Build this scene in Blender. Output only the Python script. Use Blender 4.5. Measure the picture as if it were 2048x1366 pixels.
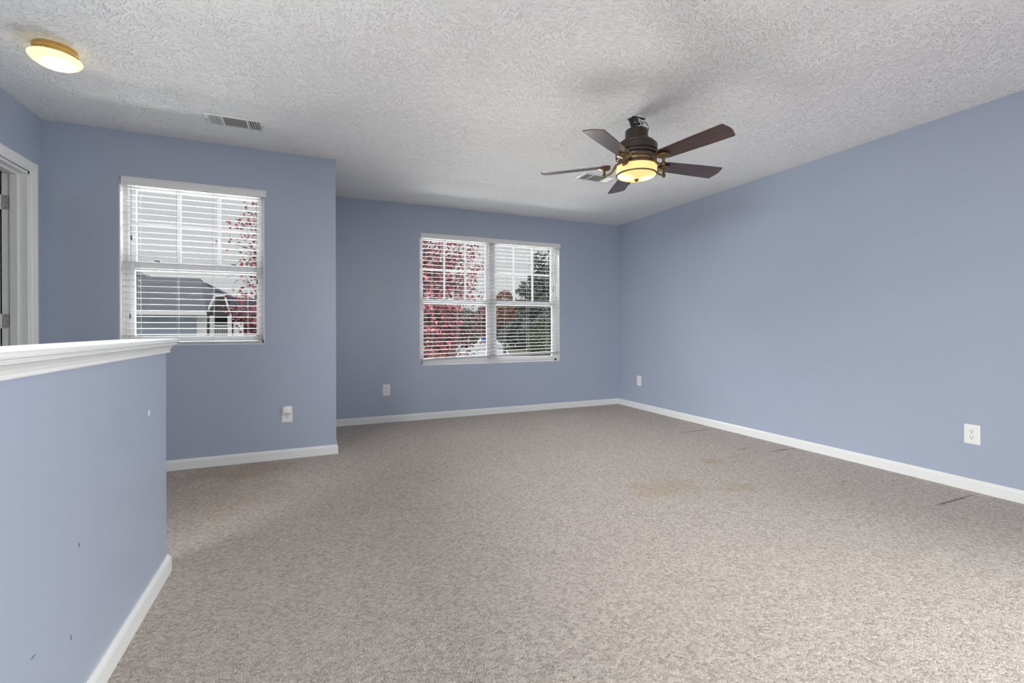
import bpy, bmesh, math, random
from mathutils import Vector, Matrix

for o in list(bpy.data.objects):
    bpy.data.objects.remove(o, do_unlink=True)
S = bpy.context.scene
COL = S.collection
PI = math.pi

# ------------------------------------------------------------------ camera
HC = 1.0399
cd = bpy.data.cameras.new('camera')
cam = bpy.data.objects.new('camera', cd)
COL.objects.link(cam)
cam.location = (0, 0, HC)
yaw, pitch, roll = math.radians(23.5), math.radians(-0.1562), math.radians(-0.0719)
cam.rotation_mode = 'QUATERNION'
F = Vector((math.sin(yaw) * math.cos(pitch), math.cos(yaw) * math.cos(pitch), math.sin(pitch)))
R0 = Vector((math.cos(yaw), -math.sin(yaw), 0))
U0 = R0.cross(F)
Rv = R0 * math.cos(roll) + U0 * math.sin(roll)
Uv = -R0 * math.sin(roll) + U0 * math.cos(roll)
M3 = Matrix((Rv, Uv, -F)).transposed()
cam.rotation_quaternion = M3.to_quaternion()
cd.sensor_width = 36.0
cd.sensor_fit = 'HORIZONTAL'
cd.lens = 918.3 / 2048 * 36.0
cd.shift_y = -24.37 / 2048
cd.clip_start = 0.02
cd.clip_end = 400
S.camera = cam

# ------------------------------------------------------------------ view
S.view_settings.view_transform = 'Standard'
S.view_settings.look = 'None'
S.view_settings.gamma = 1
S.view_settings.use_curve_mapping = False
S.view_settings.exposure = 0.13
S.cycles.use_denoising = True
S.cycles.denoiser = 'OPENIMAGEDENOISE'
S.cycles.denoising_input_passes = 'RGB_ALBEDO_NORMAL'
S.cycles.denoising_prefilter = 'NONE'
S.cycles.max_bounces = 14
S.cycles.diffuse_bounces = 8
S.cycles.glossy_bounces = 4
S.cycles.transparent_max_bounces = 16
S.cycles.sample_clamp_indirect = 6
S.cycles.caustics_reflective = False
S.cycles.caustics_refractive = False

# ------------------------------------------------------------------ world: overcast sky, dim and even near the horizon, brighter overhead
SKY_LOW, SKY_HIGH = 0.58, 2.6
W = bpy.data.worlds.new('overcast_sky')
S.world = W
W.use_nodes = True
nt = W.node_tree
nt.nodes.clear()
def wn(t, **k):
    n = nt.nodes.new(t)
    for a, v in k.items(): setattr(n, a, v)
    return n
tc = wn('ShaderNodeTexCoord')
sp = wn('ShaderNodeSeparateXYZ')
nt.links.new(tc.outputs['Generated'], sp.inputs[0])
mr = wn('ShaderNodeMapRange', interpolation_type='SMOOTHSTEP')
mr.inputs['From Min'].default_value = 0.26; mr.inputs['From Max'].default_value = 0.62
mr.inputs['To Min'].default_value = SKY_LOW; mr.inputs['To Max'].default_value = SKY_HIGH
nt.links.new(sp.outputs['Z'], mr.inputs['Value'])
bg = wn('ShaderNodeBackground')
bg.inputs['Color'].default_value = (0.985, 0.995, 1.0, 1)
nt.links.new(mr.outputs[0], bg.inputs['Strength'])
wo = wn('ShaderNodeOutputWorld')
nt.links.new(bg.outputs[0], wo.inputs['Surface'])
W.cycles.sampling_method = 'MANUAL'
W.cycles.sample_map_resolution = 512

def fill_lamp(name, loc, aim, sx, sy, watts, col=(0.96, 0.98, 1.0), spread=180):
    """added area lamp outside an opening, shining in as stand-in daylight"""
    l = bpy.data.lights.new(name, 'AREA'); l.shape = 'RECTANGLE'; l.size = sx; l.size_y = sy
    l.energy = watts; l.color = col; l.spread = math.radians(spread)
    o = bpy.data.objects.new(name, l); COL.objects.link(o); o.location = loc
    o.rotation_euler = (Vector(aim) - Vector(loc)).to_track_quat('-Z', 'Y').to_euler()
    return o

# ------------------------------------------------------------------ room dimensions (metres; camera stands over the origin)
H = 2.44
XR, YB = 3.853, 5.199          # right wall, window wall
XB, YL = 0.180, 4.079          # corner and face of the nearer wall with the single window
XL = -1.659                    # wall with the doorway
XH, YH = -0.571, 2.376         # stair half wall
YR = -2.6                      # wall behind the camera
TH = 0.17
HB, TB = 0.0755, 0.0149
fill_lamp('sky_fill_single_window', (-0.85, YL + 2.4, 3.4), (-0.8, YL, 1.5), 1.8, 1.0, 300)  # added lamp above the view, stands in for overhead sky
fill_lamp('bounce_fill_single_window', (-0.9, YL + 2.6, -0.25), (-0.8, YL, 1.5), 1.8, 0.9, 640, (1.0, 0.98, 0.95))  # added lamp below the view, stands in for ground bounce
fill_lamp('sky_fill_twin_window', (1.7, YB + 2.4, 3.5), (2.0, YB, 1.3), 2.8, 1.1, 440)  # added lamp out of sight overhead, boosts the sky through the twin window
fill_lamp('bounce_fill_twin_window', (2.4, YB + 2.6, -0.35), (2.0, YB, 1.3), 2.8, 1.0, 640, (1.0, 0.98, 0.95))  # added lamp out of sight below, throws stand-in ground bounce upwards
fill_lamp('fill_stair_opening', (XL - 0.9, -0.3, 2.2), (3.0, 2.9, 0.1), 3.4, 1.3, 86, spread=70)  # added fill lamp behind an invented opening on the stair side
fill_lamp('fill_side_opening', (XR + 0.6, -0.9, 1.8), (XR - 2.0, -0.5, 1.0), 1.7, 1.6, 138, spread=112)  # added fill lamp for the half wall, behind an invented side opening
fill_lamp('fill_rear_opening', (1.6, YR - 0.7, 1.7), (1.6, YR, 1.5), 3.0, 1.6, 26)  # weak added fill lamp behind the camera, through an invented opening

# ------------------------------------------------------------------ materials
def mat(name):
    m = bpy.data.materials.new(name); m.use_nodes = True
    n = m.node_tree; b = n.nodes['Principled BSDF']
    return m, n, b
def pbr(name, col, rough=0.5, metal=0.0, spec=0.5, noise=0.0, nscale=40, bump=0.0, bscale=200):
    m, n, b = mat(name)
    b.inputs['Roughness'].default_value = rough
    b.inputs['Metallic'].default_value = metal
    b.inputs['Specular IOR Level'].default_value = spec
    tcn = n.nodes.new('ShaderNodeTexCoord')
    nz = n.nodes.new('ShaderNodeTexNoise'); nz.inputs['Scale'].default_value = nscale; nz.inputs['Detail'].default_value = 4
    n.links.new(tcn.outputs['Object'], nz.inputs['Vector'])
    mx = n.nodes.new('ShaderNodeMix'); mx.data_type = 'RGBA'
    a = noise
    mx.inputs[6].default_value = tuple(max(0, c * (1 - a)) for c in col) + (1,)
    mx.inputs[7].default_value = tuple(min(1, c * (1 + a)) for c in col) + (1,)
    n.links.new(nz.outputs['Fac'], mx.inputs[0])
    n.links.new(mx.outputs[2], b.inputs['Base Color'])
    if bump:
        n2 = n.nodes.new('ShaderNodeTexNoise'); n2.inputs['Scale'].default_value = bscale; n2.inputs['Detail'].default_value = 2
        n.links.new(tcn.outputs['Object'], n2.inputs['Vector'])
        bp = n.nodes.new('ShaderNodeBump'); bp.inputs['Strength'].default_value = bump; bp.inputs['Distance'].default_value = 0.001
        n.links.new(n2.outputs['Fac'], bp.inputs['Height']); n.links.new(bp.outputs[0], b.inputs['Normal'])
    return m
def math_node(n, op, a, b=None, c=None):
    m = n.nodes.new('ShaderNodeMath'); m.operation = op
    for i, v in enumerate((a, b, c)):
        if v is None: continue
        if isinstance(v, (int, float)): m.inputs[i].default_value = v
        else: n.links.new(v, m.inputs[i])
    return m.outputs[0]

M = {}
M['wall'] = pbr('blue_grey_eggshell_paint', (0.356, 0.400, 0.494), 0.32, spec=0.85, noise=0.02, nscale=2.5, bump=0.25, bscale=260)
M['trim'] = pbr('white_semigloss_paint', (0.74, 0.74, 0.725), 0.33, noise=0.02, nscale=6)
M['vinyl'] = pbr('white_vinyl', (0.64, 0.64, 0.645), 0.35, noise=0.01)
M['slat'] = pbr('white_blind_slat', (0.47, 0.47, 0.475), 0.4, noise=0.01)
M['plate'] = pbr('white_plastic_plate', (0.80, 0.80, 0.78), 0.3, noise=0.01)
M['slot'] = pbr('dark_slot', (0.03, 0.03, 0.03), 0.6)
M['steel'] = pbr('brushed_steel', (0.52, 0.51, 0.49), 0.35, metal=0.35, noise=0.1)
M['cord'] = pbr('white_cord', (0.55, 0.55, 0.55), 0.7)
M['tassel'] = pbr('tassel_plastic', (0.16, 0.16, 0.17), 0.5)
M['lock'] = pbr('backlit_sash_lock', (0.08, 0.08, 0.085), 0.45)  # near-black colour stands in for backlit shade on the locks
M['bronze'] = pbr('oil_rubbed_bronze', (0.044, 0.032, 0.024), 0.36, metal=0.35, noise=0.15, nscale=30)
M['bronze_light'] = pbr('pale_lamplit_bronze', (0.20, 0.135, 0.070), 0.34, metal=0.75, noise=0.15, nscale=30)  # lighter bronze; on the skirt it stands in for amber lamp glow
M['black'] = pbr('black_bracket', (0.012, 0.012, 0.013), 0.3)
M['wire_white'] = pbr('white_wire', (0.75, 0.74, 0.72), 0.4)
M['wire_red'] = pbr('red_wire_nut', (0.55, 0.10, 0.04), 0.4)
M['brass'] = pbr('polished_brass', (0.62, 0.40, 0.14), 0.3, metal=0.7, noise=0.05)
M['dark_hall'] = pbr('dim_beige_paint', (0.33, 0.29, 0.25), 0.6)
M['duct'] = pbr('grey_duct', (0.16, 0.16, 0.16), 0.7)

def wood(name):
    m, n, b = mat(name)
    tcn = n.nodes.new('ShaderNodeTexCoord')
    mp = n.nodes.new('ShaderNodeMapping'); mp.inputs['Scale'].default_value = (4, 60, 60)
    n.links.new(tcn.outputs['Object'], mp.inputs[0])
    nz = n.nodes.new('ShaderNodeTexNoise'); nz.inputs['Scale'].default_value = 1.5; nz.inputs['Detail'].default_value = 6
    n.links.new(mp.outputs[0], nz.inputs['Vector'])
    cr = n.nodes.new('ShaderNodeValToRGB')
    cr.color_ramp.elements[0].position = 0.3; cr.color_ramp.elements[0].color = (0.030, 0.017, 0.013, 1)
    cr.color_ramp.elements[1].position = 0.75; cr.color_ramp.elements[1].color = (0.120, 0.052, 0.036, 1)
    n.links.new(nz.outputs['Fac'], cr.inputs[0]); n.links.new(cr.outputs[0], b.inputs['Base Color'])
    b.inputs['Roughness'].default_value = 0.30
    b.inputs['Coat Weight'].default_value = 0.4; b.inputs['Coat Roughness'].default_value = 0.25
    return m
M['wood'] = wood('dark_walnut_blade')

def glass(name):
    m = bpy.data.materials.new(name); m.use_nodes = True; n = m.node_tree; n.nodes.clear()
    out = n.nodes.new('ShaderNodeOutputMaterial'); mix = n.nodes.new('ShaderNodeMixShader')
    tr = n.nodes.new('ShaderNodeBsdfTransparent'); gl = n.nodes.new('ShaderNodeBsdfGlossy')
    tr.inputs[0].default_value = (0.96, 0.97, 0.97, 1)
    gl.inputs['Roughness'].default_value = 0.02
    fr = n.nodes.new('ShaderNodeFresnel'); fr.inputs[0].default_value = 1.25
    n.links.new(fr.outputs[0], mix.inputs[0]); n.links.new(tr.outputs[0], mix.inputs[1]); n.links.new(gl.outputs[0], mix.inputs[2])
    n.links.new(mix.outputs[0], out.inputs[0])
    return m
M['glass'] = glass('clear_pane')

def smudged():
    m = glass('smudged_pane'); n = m.node_tree
    out = [x for x in n.nodes if x.type == 'OUTPUT_MATERIAL'][0]
    base = [x for x in n.nodes if x.type == 'MIX_SHADER'][0]
    tcn = n.nodes.new('ShaderNodeTexCoord')
    mp = n.nodes.new('ShaderNodeMapping'); mp.inputs['Scale'].default_value = (5, 1, 7); mp.inputs['Rotation'].default_value = (0, 0.5, 0)
    n.links.new(tcn.outputs['Object'], mp.inputs[0])
    nz = n.nodes.new('ShaderNodeTexNoise'); nz.inputs['Scale'].default_value = 2.2; nz.inputs['Detail'].default_value = 8; nz.inputs['Roughness'].default_value = 0.72
    n.links.new(mp.outputs[0], nz.inputs['Vector'])
    mr_ = n.nodes.new('ShaderNodeMapRange'); mr_.inputs['From Min'].default_value = 0.52; mr_.inputs['From Max'].default_value = 0.78
    mr_.inputs['To Max'].default_value = 0.035
    n.links.new(nz.outputs['Fac'], mr_.inputs[0])
    df = n.nodes.new('ShaderNodeBsdfDiffuse'); df.inputs[0].default_value = (0.8, 0.8, 0.82, 1)
    mix = n.nodes.new('ShaderNodeMixShader')
    n.links.new(mr_.outputs[0], mix.inputs[0]); n.links.new(base.outputs[0], mix.inputs[1]); n.links.new(df.outputs[0], mix.inputs[2])
    n.links.new(mix.outputs[0], out.inputs[0])
    return m
M['glass_smudged'] = smudged()

def ceiling_mat():
    """slap brush plaster: little bundles of raised strokes, each bundle lying its own way"""
    m, n, b = mat('slap_brush_textured_ceiling')
    b.inputs['Base Color'].default_value = (0.90, 0.90, 0.89, 1)
    b.inputs['Roughness'].default_value = 0.75
    b.inputs['Specular IOR Level'].default_value = 0.2
    tcn = n.nodes.new('ShaderNodeTexCoord'); acc = None
    for seed, cell, lean in ((0.0, 5.5, 0.0), (17.3, 6.5, 0.9), (41.9, 4.6, -0.7), (63.1, 7.5, 2.2)):
        off = n.nodes.new('ShaderNodeVectorMath'); off.operation = 'ADD'; off.inputs[1].default_value = (seed, seed * 0.7, 0)
        n.links.new(tcn.outputs['Object'], off.inputs[0])
        vo = n.nodes.new('ShaderNodeTexVoronoi'); vo.voronoi_dimensions = '2D'; vo.inputs['Scale'].default_value = cell
        n.links.new(off.outputs[0], vo.inputs['Vector'])
        sc_ = n.nodes.new('ShaderNodeSeparateColor'); n.links.new(vo.outputs['Color'], sc_.inputs[0])
        # offset from the middle of the slap, turned by the slap's own angle, slightly curved
        dv = n.nodes.new('ShaderNodeVectorMath'); dv.operation = 'SUBTRACT'
        n.links.new(off.outputs[0], dv.inputs[0]); n.links.new(vo.outputs['Position'], dv.inputs[1])
        ang = math_node(n, 'ADD', math_node(n, 'MULTIPLY', math_node(n, 'SUBTRACT', sc_.outputs[0], 0.5), 2.6), lean)
        rot = n.nodes.new('ShaderNodeVectorRotate'); rot.rotation_type = 'Z_AXIS'
        n.links.new(dv.outputs[0], rot.inputs['Vector']); n.links.new(ang, rot.inputs['Angle'])
        ad_ = n.nodes.new('ShaderNodeVectorMath'); ad_.operation = 'ADD'
        n.links.new(rot.outputs[0], ad_.inputs[0]); n.links.new(vo.outputs['Color'], ad_.inputs[1])
        wv = n.nodes.new('ShaderNodeTexNoise'); wv.noise_dimensions = '2D'; wv.inputs['Scale'].default_value = 22; wv.inputs['Detail'].default_value = 0
        n.links.new(rot.outputs[0], wv.inputs['Vector'])
        w2 = n.nodes.new('ShaderNodeVectorMath'); w2.operation = 'MULTIPLY_ADD'
        n.links.new(wv.outputs['Color'], w2.inputs[0]); w2.inputs[1].default_value = (0.0, 0.02, 0.0); n.links.new(ad_.outputs[0], w2.inputs[2])
        mp = n.nodes.new('ShaderNodeMapping'); mp.inputs['Scale'].default_value = (13, 70, 1)
        n.links.new(w2.outputs[0], mp.inputs[0])
        nz = n.nodes.new('ShaderNodeTexNoise'); nz.noise_dimensions = '2D'; nz.inputs['Scale'].default_value = 1.0; nz.inputs['Detail'].default_value = 0.0
        n.links.new(mp.outputs[0], nz.inputs['Vector'])
        r = n.nodes.new('ShaderNodeMapRange'); r.interpolation_type = 'SMOOTHSTEP'
        r.inputs['From Min'].default_value = 0.59; r.inputs['From Max'].default_value = 0.67
        n.links.new(nz.outputs['Fac'], r.inputs[0])
        acc = r.outputs[0] if acc is None else math_node(n, 'MAXIMUM', acc, r.outputs[0])
    bp = n.nodes.new('ShaderNodeBump'); bp.inputs['Strength'].default_value = 1.0; bp.inputs['Distance'].default_value = 0.0046
    n.links.new(acc, bp.inputs['Height']); n.links.new(bp.outputs[0], b.inputs['Normal'])
    return m
M['ceiling'] = ceiling_mat()

def carpet_mat():
    m, n, b = mat('beige_grey_twist_carpet')
    b.inputs['Roughness'].default_value = 0.95
    b.inputs['Specular IOR Level'].default_value = 0.1
    b.inputs['Sheen Weight'].default_value = 0.15
    tcn = n.nodes.new('ShaderNodeTexCoord'); P = tcn.outputs['Object']
    def noise(s, d=3, ro=0.5, scale=None):
        z = n.nodes.new('ShaderNodeTexNoise'); z.inputs['Scale'].default_value = s; z.inputs['Detail'].default_value = d; z.inputs['Roughness'].default_value = ro
        src = P
        if scale:
            mp = n.nodes.new('ShaderNodeMapping'); mp.inputs['Scale'].default_value = scale; n.links.new(P, mp.inputs[0]); src = mp.outputs[0]
        n.links.new(src, z.inputs['Vector']); return z.outputs['Fac']
    # tufts: warped small cells
    wv = n.nodes.new('ShaderNodeTexNoise'); wv.inputs['Scale'].default_value = 60; n.links.new(P, wv.inputs['Vector'])
    va = n.nodes.new('ShaderNodeVectorMath'); va.operation = 'MULTIPLY_ADD'
    n.links.new(wv.outputs['Color'], va.inputs[0]); va.inputs[1].default_value = (0.012, 0.012, 0.0); n.links.new(P, va.inputs[2])
    vo = n.nodes.new('ShaderNodeTexVoronoi'); vo.voronoi_dimensions = '2D'; vo.inputs['Scale'].default_value = 110
    n.links.new(va.outputs[0], vo.inputs['Vector'])
    sc_ = n.nodes.new('ShaderNodeSeparateColor'); n.links.new(vo.outputs['Color'], sc_.inputs[0])
    fine = noise(185, 3, 0.62)
    # heathered yarn colours, dark end painting shade into the low pile
    cr = n.nodes.new('ShaderNodeValToRGB'); e = cr.color_ramp.elements
    e[0].position = 0.0; e[0].color = (0.195, 0.166, 0.142, 1)
    e[1].position = 1.0; e[1].color = (0.830, 0.750, 0.670, 1)
    x = cr.color_ramp.elements.new(0.30); x.color = (0.500, 0.438, 0.382, 1)
    x = cr.color_ramp.elements.new(0.65); x.color = (0.645, 0.573, 0.508, 1)
    t = math_node(n, 'ADD', math_node(n, 'MULTIPLY', sc_.outputs[0], 0.50), math_node(n, 'MULTIPLY', math_node(n, 'SUBTRACT', fine, 0.25), 1.0))
    t = math_node(n, 'ADD', math_node(n, 'MULTIPLY', math_node(n, 'SUBTRACT', t, 0.5), 1.15), 0.5)
    n.links.new(t, cr.inputs[0])
    # broad wear and warm-cool drift
    big = noise(0.9, 3)
    mid = noise(4.5, 4, 0.6)
    tint = n.nodes.new('ShaderNodeMix'); tint.data_type = 'RGBA'
    tint.inputs[6].default_value = (0.93, 0.92, 0.91, 1); tint.inputs[7].default_value = (1.07, 1.05, 1.05, 1)
    n.links.new(math_node(n, 'ADD', math_node(n, 'MULTIPLY', big, 0.5), math_node(n, 'MULTIPLY', mid, 0.5)), tint.inputs[0])
    mul = n.nodes.new('ShaderNodeMix'); mul.data_type = 'RGBA'; mul.blend_type = 'MULTIPLY'; mul.inputs[0].default_value = 1
    n.links.new(cr.outputs[0], mul.inputs[6]); n.links.new(tint.outputs[2], mul.inputs[7])
    colour = mul.outputs[2]
    # old spills, painted crease shade and a speck: (x, y, radius x, radius y, strength)
    def spot(cx, cy, rx, ry, k, col, colour):
        s = n.nodes.new('ShaderNodeMapping'); s.inputs['Location'].default_value = (-cx / rx, -cy / ry, 0); s.inputs['Scale'].default_value = (1 / rx, 1 / ry, 0)
        n.links.new(va.outputs[0], s.inputs[0])
        ln = n.nodes.new('ShaderNodeVectorMath'); ln.operation = 'LENGTH'; n.links.new(s.outputs[0], ln.inputs[0])
        d = math_node(n, 'ADD', ln.outputs['Value'], math_node(n, 'MULTIPLY', math_node(n, 'SUBTRACT', mid, 0.5), 1.6))
        r = n.nodes.new('ShaderNodeMapRange'); r.inputs['From Min'].default_value = 1.15; r.inputs['From Max'].default_value = 0.45; r.inputs['To Max'].default_value = k
        n.links.new(d, r.inputs[0])
        q = n.nodes.new('ShaderNodeMix'); q.data_type = 'RGBA'; q.blend_type = 'MULTIPLY'
        n.links.new(r.outputs[0], q.inputs[0]); n.links.new(colour, q.inputs[6]); q.inputs[7].default_value = col + (1,)
        return q.outputs[2]
    for a in SPOTS: colour = spot(*a, colour)
    n.links.new(colour, b.inputs['Base Color'])
    h = math_node(n, 'ADD', math_node(n, 'MULTIPLY', math_node(n, 'SUBTRACT', 1.0, vo.outputs['Distance']), 0.6), math_node(n, 'MULTIPLY', fine, 1.2))
    h = math_node(n, 'ADD', h, math_node(n, 'MULTIPLY', noise(28, 2), 0.8))
    bp = n.nodes.new('ShaderNodeBump'); bp.inputs['Strength'].default_value = 1.0; bp.inputs['Distance'].default_value = 0.010
    n.links.new(h, bp.inputs['Height']); n.links.new(bp.outputs[0], b.inputs['Normal'])
    return m
BROWN = (0.84, 0.73, 0.58)
CREASE_SHADE_SPECK = (0.34, 0.31, 0.30)  # painted shade of carpet creases; also tints one small speck
YEL = (0.88, 0.82, 0.62)
SPOTS = [(2.86, 2.66, 0.10, 0.07, 0.9, YEL), (2.1, 2.35, 0.28, 0.16, 0.6, YEL), (2.55, 2.15, 0.12, 0.10, 0.6, YEL),
         (-0.45, 3.85, 0.40, 0.22, 0.6, BROWN), (-0.45, 3.3, 0.45, 0.5, 0.35, BROWN),
         (3.56, 3.510, 0.30, 0.011, 0.9, CREASE_SHADE_SPECK), (3.67, 2.668, 0.19, 0.011, 0.9, CREASE_SHADE_SPECK), (3.61, 1.476, 0.25, 0.011, 0.9, CREASE_SHADE_SPECK), (3.39, 2.828, 0.07, 0.010, 0.8, CREASE_SHADE_SPECK), (3.298, 1.955, 0.012, 0.016, 1.0, CREASE_SHADE_SPECK)]
M['carpet'] = carpet_mat()

def lamp_mat(name, lo, hi, spots, r, s_lo, s_hi):
    m = bpy.data.materials.new(name); m.use_nodes = True; n = m.node_tree; n.nodes.clear()
    out = n.nodes.new('ShaderNodeOutputMaterial'); em = n.nodes.new('ShaderNodeEmission')
    tcn = n.nodes.new('ShaderNodeTexCoord'); acc = None
    for p in spots:
        dn = n.nodes.new('ShaderNodeVectorMath'); dn.operation = 'DISTANCE'; dn.inputs[1].default_value = p
        n.links.new(tcn.outputs['Object'], dn.inputs[0])
        q = n.nodes.new('ShaderNodeMapRange'); q.interpolation_type = 'SMOOTHSTEP'; q.inputs['From Min'].default_value = r; q.inputs['From Max'].default_value = 0.0
        n.links.new(dn.outputs['Value'], q.inputs[0])
        acc = q.outputs[0] if acc is None else math_node(n, 'MAXIMUM', acc, q.outputs[0])
    mx = n.nodes.new('ShaderNodeMix'); mx.data_type = 'RGBA'; mx.inputs[6].default_value = lo + (1,); mx.inputs[7].default_value = hi + (1,)
    n.links.new(acc, mx.inputs[0]); n.links.new(mx.outputs[2], em.inputs[0])
    st = n.nodes.new('ShaderNodeMapRange'); st.inputs['To Min'].default_value = s_lo; st.inputs['To Max'].default_value = s_hi
    n.links.new(acc, st.inputs[0]); n.links.new(st.outputs[0], em.inputs[1])
    # a thin gloss coat like frosted glass
    gl = n.nodes.new('ShaderNodeBsdfPrincipled'); gl.inputs['Base Color'].default_value = (0.25, 0.22, 0.15, 1); gl.inputs['Roughness'].default_value = 0.35
    ads = n.nodes.new('ShaderNodeAddShader'); n.links.new(em.outputs[0], ads.inputs[0]); n.links.new(gl.outputs[0], ads.inputs[1])
    n.links.new(ads.outputs[0], out.inputs[0])
    return m

# ------------------------------------------------------------------ mesh helpers
class MB:
    def __init__(s): s.bm = bmesh.new()
    def box(s, a, b, mtx=None):
        x0, y0, z0 = a; x1, y1, z1 = b
        v = [Vector(p) for p in ((x0, y0, z0), (x1, y0, z0), (x1, y1, z0), (x0, y1, z0), (x0, y0, z1), (x1, y0, z1), (x1, y1, z1), (x0, y1, z1))]
        if mtx: v = [mtx @ p for p in v]
        v = [s.bm.verts.new(p) for p in v]
        for f in ((0, 3, 2, 1), (4, 5, 6, 7), (0, 1, 5, 4), (1, 2, 6, 5), (2, 3, 7, 6), (3, 0, 4, 7)): s.bm.faces.new([v[i] for i in f])
        return s
    def loft(s, rings, cap0=True, cap1=True, closed=True):
        R = [[s.bm.verts.new(p) for p in r] for r in rings]
        n = len(R[0])
        for i in range(len(R) - 1):
            for j in range(n if closed else n - 1):
                k = (j + 1) % n
                s.bm.faces.new((R[i][j], R[i][k], R[i + 1][k], R[i + 1][j]))
        if cap0 and closed: s.bm.faces.new(R[0][::-1])
        if cap1 and closed: s.bm.faces.new(R[-1])
        return s
    def lathe(s, prof, c=(0, 0, 0), n=48, axis=None, cap0=True, cap1=True):
        rings = []
        for r, z in prof:
            rings.append([Vector((c[0] + r * math.cos(2 * PI * j / n), c[1] + r * math.sin(2 * PI * j / n), c[2] + z)) for j in range(n)])
        return s.loft(rings, cap0, cap1)
    def tube(s, pts, r, n=8):
        pts = [Vector(p) for p in pts]; rings = []
        rr = r if isinstance(r, (list, tuple)) else [r] * len(pts)
        up = None
        for i, p in enumerate(pts):
            d = (pts[min(i + 1, len(pts) - 1)] - pts[max(i - 1, 0)])
            d = d.normalized() if d.length > 1e-9 else Vector((0, 0, 1))
            if up is None:
                up = Vector((0, 0, 1)) if abs(d.z) < 0.9 else Vector((1, 0, 0))
            sdir = d.cross(up)
            if sdir.length < 1e-6: sdir = d.cross(Vector((0.3, 0.9, 0.1)))
            sdir.normalize(); u2 = sdir.cross(d).normalized(); up = u2
            rings.append([p + (sdir * math.cos(2 * PI * j / n) + u2 * math.sin(2 * PI * j / n)) * rr[i] for j in range(n)])
        return s.loft(rings)
    def prism(s, poly, a, b):
        """poly: list of points (Vector) extruded from offset a to offset b"""
        a, b = Vector(a), Vector(b)
        return s.loft([[p + a for p in poly], [p + b for p in poly]])
    def build(s, name, m, parent=None, smooth=False, bevel=0, loc=None, seg=2):
        bmesh.ops.remove_doubles(s.bm, verts=s.bm.verts, dist=1e-6)
        bmesh.ops.recalc_face_normals(s.bm, faces=s.bm.faces)
        me = bpy.data.meshes.new(name)
        if smooth:
            for f in s.bm.faces: f.smooth = True
        s.bm.to_mesh(me); s.bm.free()
        if smooth and hasattr(me, 'set_sharp_from_angle'): me.set_sharp_from_angle(angle=math.radians(40))
        o = bpy.data.objects.new(name, me); COL.objects.link(o)
        me.materials.append(m)
        if parent: o.parent = parent
        if loc: o.location = loc
        if bevel:
            bv = o.modifiers.new('bevel', 'BEVEL'); bv.width = bevel; bv.segments = seg; bv.limit_method = 'ANGLE'
            bv.angle_limit = math.radians(50)
        return o
def tag(o, label=None, cat=None, group=None, kind=None):
    if label: o['label'] = label
    if cat: o['category'] = cat
    if group: o['group'] = group
    if kind: o['kind'] = kind
    return o
def empty(name, loc=(0, 0, 0), rz=0):
    o = bpy.data.objects.new(name, None); COL.objects.link(o); o.location = loc; o.rotation_euler = (0, 0, rz)
    o.empty_display_size = 0.05
    return o
def struct(o, label, cat): return tag(o, label, cat, kind='structure')

# ------------------------------------------------------------------ setting: floor, ceiling, walls
XO, YO = XL - TH, YR - TH
def floor_mesh(za, zb):
    m = MB(); e = DT_
    poly = [(XL - e, YO), (XR + TH, YO), (XR + TH, YB + TH), (XB - TH, YB + TH), (XB - TH, YL + TH), (XL - 1.6, YL + TH), (XL - 1.6, 2.4), (XL - e, 2.4)]
    m.prism([Vector((x, y, za)) for x, y in poly], (0, 0, 0), (0, 0, zb - za)); return m
DT_ = 0.122
struct(floor_mesh(-0.25, 0).build('floor', M['carpet']), 'beige grey cut pile carpet with faint yellow stains', 'floor')
struct(floor_mesh(H, H + 0.25).build('ceiling', M['ceiling']), 'white ceiling with slapped brush texture', 'ceiling')

# openings
W1 = (-1.249, -0.344, 0.918, 2.120)
W2 = (1.118, 2.932, 0.615, 2.126)
def wall_x(x0, x1, y0, y1, op=None, z0=0.0, z1=H):
    """wall running along x with an optional opening (xa, xb, za, zb)"""
    m = MB()
    if not op: return m.box((x0, y0, z0), (x1, y1, z1))
    a, b, c, d = op
    m.box((x0, y0, z0), (a, y1, z1)); m.box((b, y0, z0), (x1, y1, z1)); m.box((a, y0, z0), (b, y1, c)); m.box((a, y0, d), (b, y1, z1))
    return m
def wall_y(x0, x1, y0, y1, op=None):
    m = MB()
    if not op: return m.box((x0, y0, 0), (x1, y1, H))
    a, b, c, d = op
    m.box((x0, y0, 0), (x1, a, H)); m.box((x0, b, 0), (x1, y1, H))
    if c > 0: m.box((x0, a, 0), (x1, b, c))
    m.box((x0, a, d), (x1, b, H))
    return m
struct(wall_x(XB - TH, XR + TH, YB, YB + TH, W2).build('wall_back', M['wall']), 'blue grey wall holding the double window', 'wall')
struct(wall_x(XL - TH, XB, YL, YL + TH, W1).build('wall_near', M['wall']), 'blue grey wall holding the single window', 'wall')
struct(MB().box((XB - TH, YL + TH, 0), (XB, YB, H)).build('wall_return', M['wall']), 'short blue grey return wall between the two window walls', 'wall')
struct(wall_y(XR, XR + TH, YO, YB, (-1.75, -0.05, 0.6, 2.2)).build('wall_right', M['wall']), 'long blue grey wall with two outlets', 'wall')  # unseen opening added so the side fill lamp reaches the room
DY0, DY1, DZ = 3.106, 3.926, 2.042
DT = 0.122
def wall_left_mesh():
    m = MB(); a, b = -1.9, 1.7  # a, b: unseen opening added for the stair fill lamp
    m.box((XL - DT, YR, 0), (XL, a, H)); m.box((XL - DT, b, 0), (XL, DY0, H)); m.box((XL - DT, a, 0), (XL, b, 0.95)); m.box((XL - DT, a, 2.25), (XL, b, H))
    m.box((XL - DT, DY1, 0), (XL, YL, H)); m.box((XL - DT, DY0, DZ), (XL, DY1, H))
    return m
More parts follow.
